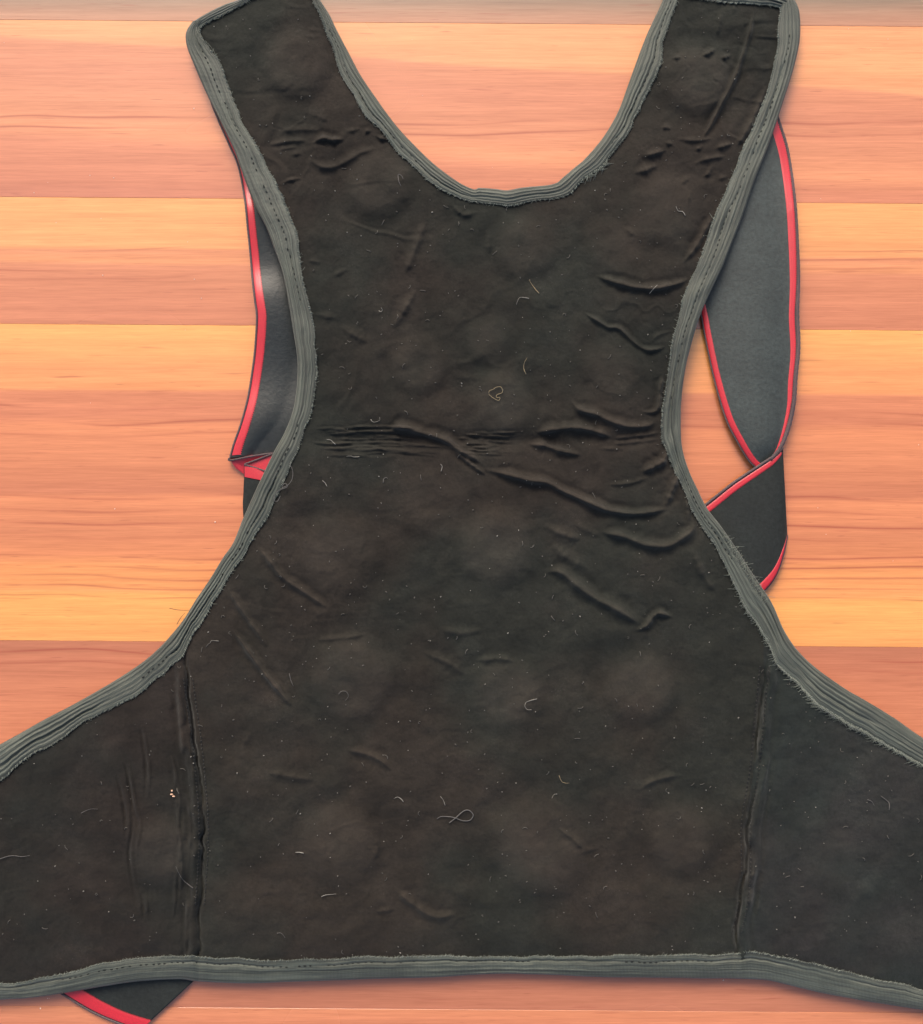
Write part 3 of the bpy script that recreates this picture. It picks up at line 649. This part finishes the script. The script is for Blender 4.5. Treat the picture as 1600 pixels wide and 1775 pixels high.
# right strap, second run: turns over and passes back under the vest
SA = [(1150, 925), (1190, 899), (1222, 876), (1270, 838), (1315, 808), (1345, 788), (1357, 776)]
SB = [(1230, 1105), (1262, 1078), (1292, 1052), (1327, 1022), (1346, 996), (1358, 962), (1365, 928)]
def zs(s, t, p):
    edge = np.clip((s-.55)/.45, 0, 1)
    return 3.2+6.0*np.clip(s-.25, 0, 1)*(1-t*.55)-(4.2*edge**3)*(.35+.65*t)+1.0*np.sin(np.pi*t)
s2, smp2 = loft('shoulder_strap', SA, SB, zs, M_STRAPD, vest, 70, 30)
w2 = lambda s: np.linalg.norm(np.subtract(smp2(s, 1)[:2], smp2(s, 0)[:2]))
stripe(smp2, .1, .985, lambda s: 3.5/w2(s), lambda s: float(np.interp(s, [0, .5, .9, 1], [14, 14.5, 13, 8]))/w2(s), M_RED, s2)
stripe(smp2, .35, 1., lambda s: 1-float(np.interp(s, [0, .6, .85, 1], [16, 15, 9, 2]))/w2(s), lambda s: 1-1.2/w2(s), M_RED, s2)
cord(along(smp2, 0., .05, 1, 100, 0, .0002), 2.4*S, s2)
cord(along(smp2, 1., .3, 1, 80, 0, -.0006), 1.5*S, s2)

# left strap
LA = [(362, 140), (364, 172), (376, 205), (396, 250), (412, 288), (423, 344), (428.5, 398), (433, 442), (437, 489), (441, 523), (444, 550), (441, 604), (436, 645), (428, 692), (416, 736), (404, 770), (397, 796)]
LB = [(480, 150), (500, 190), (520, 240), (540, 290), (560, 344), (570, 398), (575, 442), (580, 489), (585, 523), (588, 550), (588, 604), (580, 645), (570, 692), (545, 736), (500, 765), (474, 787)]
def zl(s, t, p):
    y = p[..., 1]; f = 1/(1+np.exp(-(y-342)/8.)); f2 = 1/(1+np.exp(-(y-486)/13.))
    k = np.clip(1-t*1.6, 0, 1); k2 = np.clip(1.15-t*1.2, 0, 1)
    return (2.0+k*4.6*f*(.5+.5*np.cos(np.pi*np.clip((y-348)/130, 0, 1)))+k2*4.8*f2*(.5+.5*np.cos(np.pi*np.clip((y-500)/190, 0, 1)))
            +1.2*np.sin(np.pi*np.clip(t*2, 0, 1))+2.2*np.exp(-((y-730)/60.)**2))
ls, smpl = loft('shoulder_strap', LA, LB, zl, M_STRAPL, vest, 170, 30)
wl_ = lambda s: np.linalg.norm(np.subtract(smpl(s, 1)[:2], smpl(s, 0)[:2]))
stripe(smpl, .02, .99, lambda s: 3.5/wl_(s), lambda s: float(np.interp(s, [0, .2, .3, .5, .6, .75, .9, 1], [11, 12, 15, 16, 18, 17, 16.5, 19]))/wl_(s), M_RED, ls)
cord(along(smpl, 0., .02, 1, 210, 1.5, .0), 2.0*S, ls)

def facet(name, pts, mat, parent, th=.0011):
    V = [P(x, y, z*1e-3) for x, y, z in pts]; n = len(V); V += [(x, y, z-th) for x, y, z in V]
    a = sum(pts[i][0]*pts[(i+1) % n][1]-pts[(i+1) % n][0]*pts[i][1] for i in range(n))
    top = list(range(n)) if a < 0 else list(range(n))[::-1]
    F = [top, [k+n for k in top[::-1]]]+[[top[(k+1) % n], top[k], top[k]+n, top[(k+1) % n]+n] for k in range(n)]
    return mesh_obj(name, V, F, mat, parent, smooth=False)
# the crumpled turn at the end of the left strap
fold, smpf = loft('strap_fold', [(423, 806), (423, 826), (422, 850), (421, 880), (424, 925)], [(462, 817), (475, 840), (492, 870), (500, 900), (505, 940)], lambda s, t, p: 4.6-1.6*s+.9*np.sin(np.pi*t)+.3*np.sin(s*8), M_STRAPD, vest, 40, 16)
wf_ = lambda s: 1.
stripe(smpf, .0, .0+.17, lambda s: .02, lambda s: .98, M_RED, fold, 20, teeth=False)
facet('red_stripe', [(399, 797, 3.8), (436, 789, 4.2), (473, 786, 4.6), (474, 795, 3.4), (436, 806, 2.6), (424, 810, 2.2), (423, 822, 1.9), (409, 812, 2.4)], M_RED, fold)
facet('red_stripe', [(428, 805, 4.2), (474, 788, 5.4), (476, 800, 4.8), (461, 817, 4.9)], M_RED, fold)
cord([P(*q) for q in crom([(397, 794, .0042), (399, 798, .0042), (436, 791, .0050), (473, 785.5, .0056)], 40)], 1.6*S, fold)
cord([P(*q) for q in crom([(473, 786.5, .0058), (448, 796, .0054), (425, 804.5, .0050), (429, 807, .0052), (446, 812, .0054), (462, 817.5, .0056)], 50)], 1.6*S, fold)

# strap end showing under the hem
EA = [(40, 1676), (75, 1702), (105, 1721.5), (156, 1752), (200, 1771.5), (244, 1786)]
EB = [(150, 1520), (190, 1545), (230, 1565), (300, 1600), (360, 1635), (420, 1622)]
es, smpe = loft('strap_end', EA, EB, lambda s, t, p: 1.9+.7*np.sin(np.pi*t)+.25*np.sin(s*7), M_STRAPD, vest, 60, 20)
we = lambda s: np.linalg.norm(np.subtract(smpe(s, 1)[:2], smpe(s, 0)[:2]))
stripe(smpe, .05, .998, lambda s: 3.2/we(s), lambda s: 25./we(s), M_RED, es)
cord(along(smpe, 0., .02, 1, 110, 0.5, -.0002), 2.0*S, es)

# ---------------------------------------------------------------- loose threads on the vest
def px(crop, k, pts): return [(crop[0]+x/k, crop[1]+y/k) for x, y in pts]
C2 = (480, 250); C3 = (820, 250); C4 = (480, 640); C5 = (820, 640); C6 = (340, 1000); C7 = (800, 1050); C8 = (340, 1400); C9 = (0, 1350); C10 = (1150, 1350)
GRP = 'loose threads on the vest'
def thread(pts, label, mat=None, r=.75, lift=.0006, name='thread', on=True, group=GRP):
    p = crom(pts, max(8, int(length(pts)/2))); n = len(p)
    z = (hs(p[:, 0], p[:, 1])+lift+.0003*np.sin(np.linspace(0, 9, n))) if on else np.full(n, lift)
    # a crossing strand lies over the earlier one
    mb = MB(); mb.tube([P(a, b, c+k*2e-6) for k, (a, b, c) in enumerate(zip(p[:, 0], p[:, 1], z))], r*.66*S*(.8+.35*np.sin(np.linspace(.2, 3, n)+len(label))), 6)
    return tag(mb.build(name, mat or M_THREAD), label, 'thread', group)
thread(px(C6, 3.077, [(1285, 1290), (1310, 1278), (1370, 1282), (1420, 1300), (1460, 1298), (1478, 1270), (1455, 1245), (1425, 1250), (1385, 1285), (1350, 1312)]), 'grey thread crossing itself in a fish shaped loop, low middle of the lining', M_GREYT, 1.0)
thread(px(C5, 3.698, [(100, 160), (130, 185), (165, 200), (172, 180), (152, 182), (152, 165), (188, 148), (180, 115), (150, 115), (130, 128), (103, 140), (102, 156)]), 'thin curled thread ring lying on the round bump above the middle seam', M_TAN, .6)
thread(px(C7, 3.077, [(402, 497), (370, 505), (345, 515), (338, 535), (350, 553), (375, 555)]), 'pale thread bent like the letter C right of the lower centre bump', None, .8)
thread(px(C3, 3.81, [(370, 895), (385, 920), (410, 955), (437, 985)]), 'short tan thread slanting down below the neckline', M_TAN, .8)
thread(px(C3, 3.81, [(285, 1060), (305, 1015), (335, 1012), (370, 1018)]), 'pale hooked thread just under the short tan one, below the neckline', None, .8)
thread(px(C3, 3.81, [(357, 1410), (340, 1440), (335, 1480), (350, 1520)]), 'long thin upright thread right of the curled ring', M_TAN, .6)
thread(px(C2, 4.21, [(905, 305), (890, 270), (885, 220), (910, 230), (922, 255)]), 'thin pale hook of thread on the bump left of the neckline', M_GREYT, .6)
thread(px((340, 280), 2.96, [(478, 1548), (495, 1585), (492, 1630), (470, 1660), (440, 1672), (455, 1650), (468, 1668), (430, 1685), (405, 1705), (400, 1738), (418, 1742), (432, 1715)]), 'dark tangled thread hanging from the left armhole edge below the strap fold', M_GREYT, .7, .0022)
thread(px((0, 1000), 3.2, [(940, 174), (985, 183), (1055, 187)]), 'straight dark hair sticking out from the left edge over the wood', M_BLK, .6, .0045, on=False, name='hair')
thread(px((0, 1000), 3.2, [(1028, 198), (1003, 226), (981, 263)]), 'short curved dark hair below the straight one at the left edge', M_BLK, .6, .0045, on=False, name='hair')
thread(px(C7, 3.077, [(520, 905), (533, 935), (550, 945), (574, 946)]), 'tan thread bent at a right angle above the wide lower bump', M_TAN, .6)
thread(px(C7, 3.077, [(482, 1028), (492, 1008), (510, 1004)]), 'tiny pale bent fibre under the right angled tan thread', None, .7)
thread(px(C9, 3.2, [(975, 485), (995, 530), (1020, 565), (1070, 606)]), 'long grey thread running down the right of the left wing bump', M_GREYT, .8)
thread(px(C9, 3.2, [(450, 190), (480, 175), (510, 167), (542, 168)]), 'grey arched thread high on the left wing', M_GREYT, .7)
thread(px(C9, 3.2, [(-30, 455), (40, 431), (80, 427), (120, 432), (166, 425)]), 'long flat grey thread at the left border of the left wing', M_GREYT, .7)
thread(px(C8, 3.077, [(668, 475), (690, 466), (720, 463), (746, 460)]), 'straight pale thread below the lower left bump', None, .8)
thread(px(C8, 3.077, [(530, 238), (550, 238), (574, 243)]), 'short pale fibre on the left side of the lower left bump', None, .9)
thread(px(C8, 3.077, [(432, 670), (450, 668), (465, 680), (474, 694)]), 'small bent grey thread near the hem in the lower left', M_GREYT, .9)
thread(px(C10, 3.556, [(1340, 105), (1370, 128), (1392, 152), (1392, 192)]), 'bluish pale forked looking thread high on the right wing', M_GREYT, .8)
thread(px(C10, 3.556, [(1258, 128), (1285, 140), (1300, 165)]), 'small grey thread left of the larger one on the right wing', M_GREYT, .8)
thread(px(C3, 3.81, [(1165, 987), (1190, 957), (1216, 930)]), 'tiny straight hair crossing the upper right crease', None, .55, .0016)
thread(px(C3, 3.81, [(1340, 410), (1355, 440), (1385, 445), (1402, 472)]), 'crooked pale thread on the bump under the right shoulder strap', None, .7)
thread(px(C4, 4.21, [(508, 636), (540, 633), (560, 640), (602, 638)]), 'flat pale thread below the left half of the middle seam', None, .7)
thread(px(C4, 4.21, [(685, 366), (700, 384), (725, 384), (750, 372), (750, 350)]), 'U shaped pale thread above the left half of the middle seam', None, .7)
thread(px(C4, 4.21, [(363, 513), (390, 516), (412, 535), (428, 550)]), 'pale wavy thread lying in the gathers of the middle seam', None, .7)
thread(px(C4, 4.21, [(1195, 692), (1206, 710), (1198, 745)]), 'small upright pale thread under the long diagonal crease', None, .7)
thread(px(C4, 4.21, [(332, 812), (350, 828), (366, 855)]), 'small slanting pale thread near the left armhole under the seam', None, .7)
thread(px(C4, 4.21, [(775, 830), (780, 800), (800, 788), (806, 800)]), 'thin hooked grey fibre in the middle below the seam', M_GREYT, .7)
thread(px(C6, 3.077, [(1055, 1182), (1075, 1174), (1095, 1186), (1105, 1200)]), 'pale arched fibre left above the fish shaped loop', None, .8)
thread(px(C6, 3.077, [(1302, 1170), (1318, 1190), (1328, 1218)]), 'short upright pale fibre directly above the fish shaped loop', None, .8)
thread(px(C6, 3.077, [(76, 352), (82, 340), (120, 342)]), 'pale angled fibre near the left edge on the back panel', None, .8)
thread(px(C6, 3.077, [(760, 625), (775, 610), (800, 612), (812, 635), (795, 660)]), 'thin round grey curl on the left bump under the long left crease', M_GREYT, .6)
thread(px(C6, 3.077, [(497, 515), (505, 550), (518, 582)]), 'thin upright grey hair beside the lower left crease', M_GREYT, .6)
thread(px((480, 250), 4.21, [(745, 1215), (760, 1222), (770, 1208), (760, 1192)]), 'tiny bright pale squiggle left of centre under the neckline', None, 1.0)
thread(px((0, 0), 3.81, [(1295, 180), (1305, 215), (1330, 255), (1370, 285), (1400, 320), (1440, 390)]), 'pale thread tail along the tape at the left shoulder corner', M_OVER, .8, .0022)
cr = MB()
for (x, y, a, b_, t) in ((298, 1371, 1.8, 2.2, .3), (297.5, 1377, 3.4, 1.8, .1), (301, 1380.5, 3.2, 1.7, -.2)): cr.blob(P(x, y, float(hs(x, y))+.0004), a*S, b_*S, .0006, t)
tag(cr.build('crumb', M_CRUMB), 'pinkish crumb on the left wing beside the upright seam', 'crumb')

# fine lint nobody could count
def inside(n, seed):
    r = np.random.default_rng(seed); out = []
    while len(out) < n:
        x, y = r.uniform(-20, 1620), r.uniform(0, 1660); i, j = int((y-GY0)/ST), int((x-GX0)/ST)
        if soft[i, j] > .9: out.append((x, y))
    return out
mb = MB(); r = np.random.default_rng(21)
for x, y in inside(210, 22):
    s_ = .55+.75*r.random()**2.2; mb.blob(P(x, y, float(hs(x, y))+.0002), s_*S*(1+.8*r.random()), s_*S, s_*S, r.random()*3, 5)
tag(mb.build('lint', M_SPECK), 'pale specks of lint strewn over the black lining', 'lint', kind='stuff')
mb = MB()
for x, y in inside(520, 23):
    s_ = .6+.6*r.random(); mb.blob(P(x, y, float(hs(x, y))+.00015), s_*S*(1+r.random()), s_*S, s_*S*.8, r.random()*3, 5)
for x, y in inside(170, 24):
    th = r.random()*6.3; l_ = 4+7*r.random(); bnd = r.normal()*.8; p = [(x, y)]
    for k in range(3):
        th += bnd; p.append((p[-1][0]+math.cos(th)*l_/3, p[-1][1]+math.sin(th)*l_/3))
    mb.tube([P(a, b_, float(hs(a, b_))+.0004) for a, b_ in p], .5*S, 4)
tag(mb.build('lint', M_DIM), 'fine grey fluff clinging to the black lining', 'lint', kind='stuff')
# dust on the wood
mb = MB()
spots = [(178, 477), (337, 484), (349, 517), (199, 882), (156, 304), (59, 334), (197, 308), (336, 188), (1254, 1699), (70, 1748), (373, 905)]
for k in range(90): spots.append((r.uniform(-20, 1620), r.uniform(20, 1775)))
for k, (x, y) in enumerate(spots):
    s_ = (1.0 if k < 11 else .5)*(.7+.5*r.random()); mb.blob(P(x, y, .0001), s_*S*1.4, s_*S, s_*S*.6, r.random()*3, 5)
tag(mb.build('dust', cloth_mat('dust', (.75, .62, .5), .8, .2, 0, 2000, .2)), 'pale dust grains on the wooden table top', 'dust', kind='stuff')
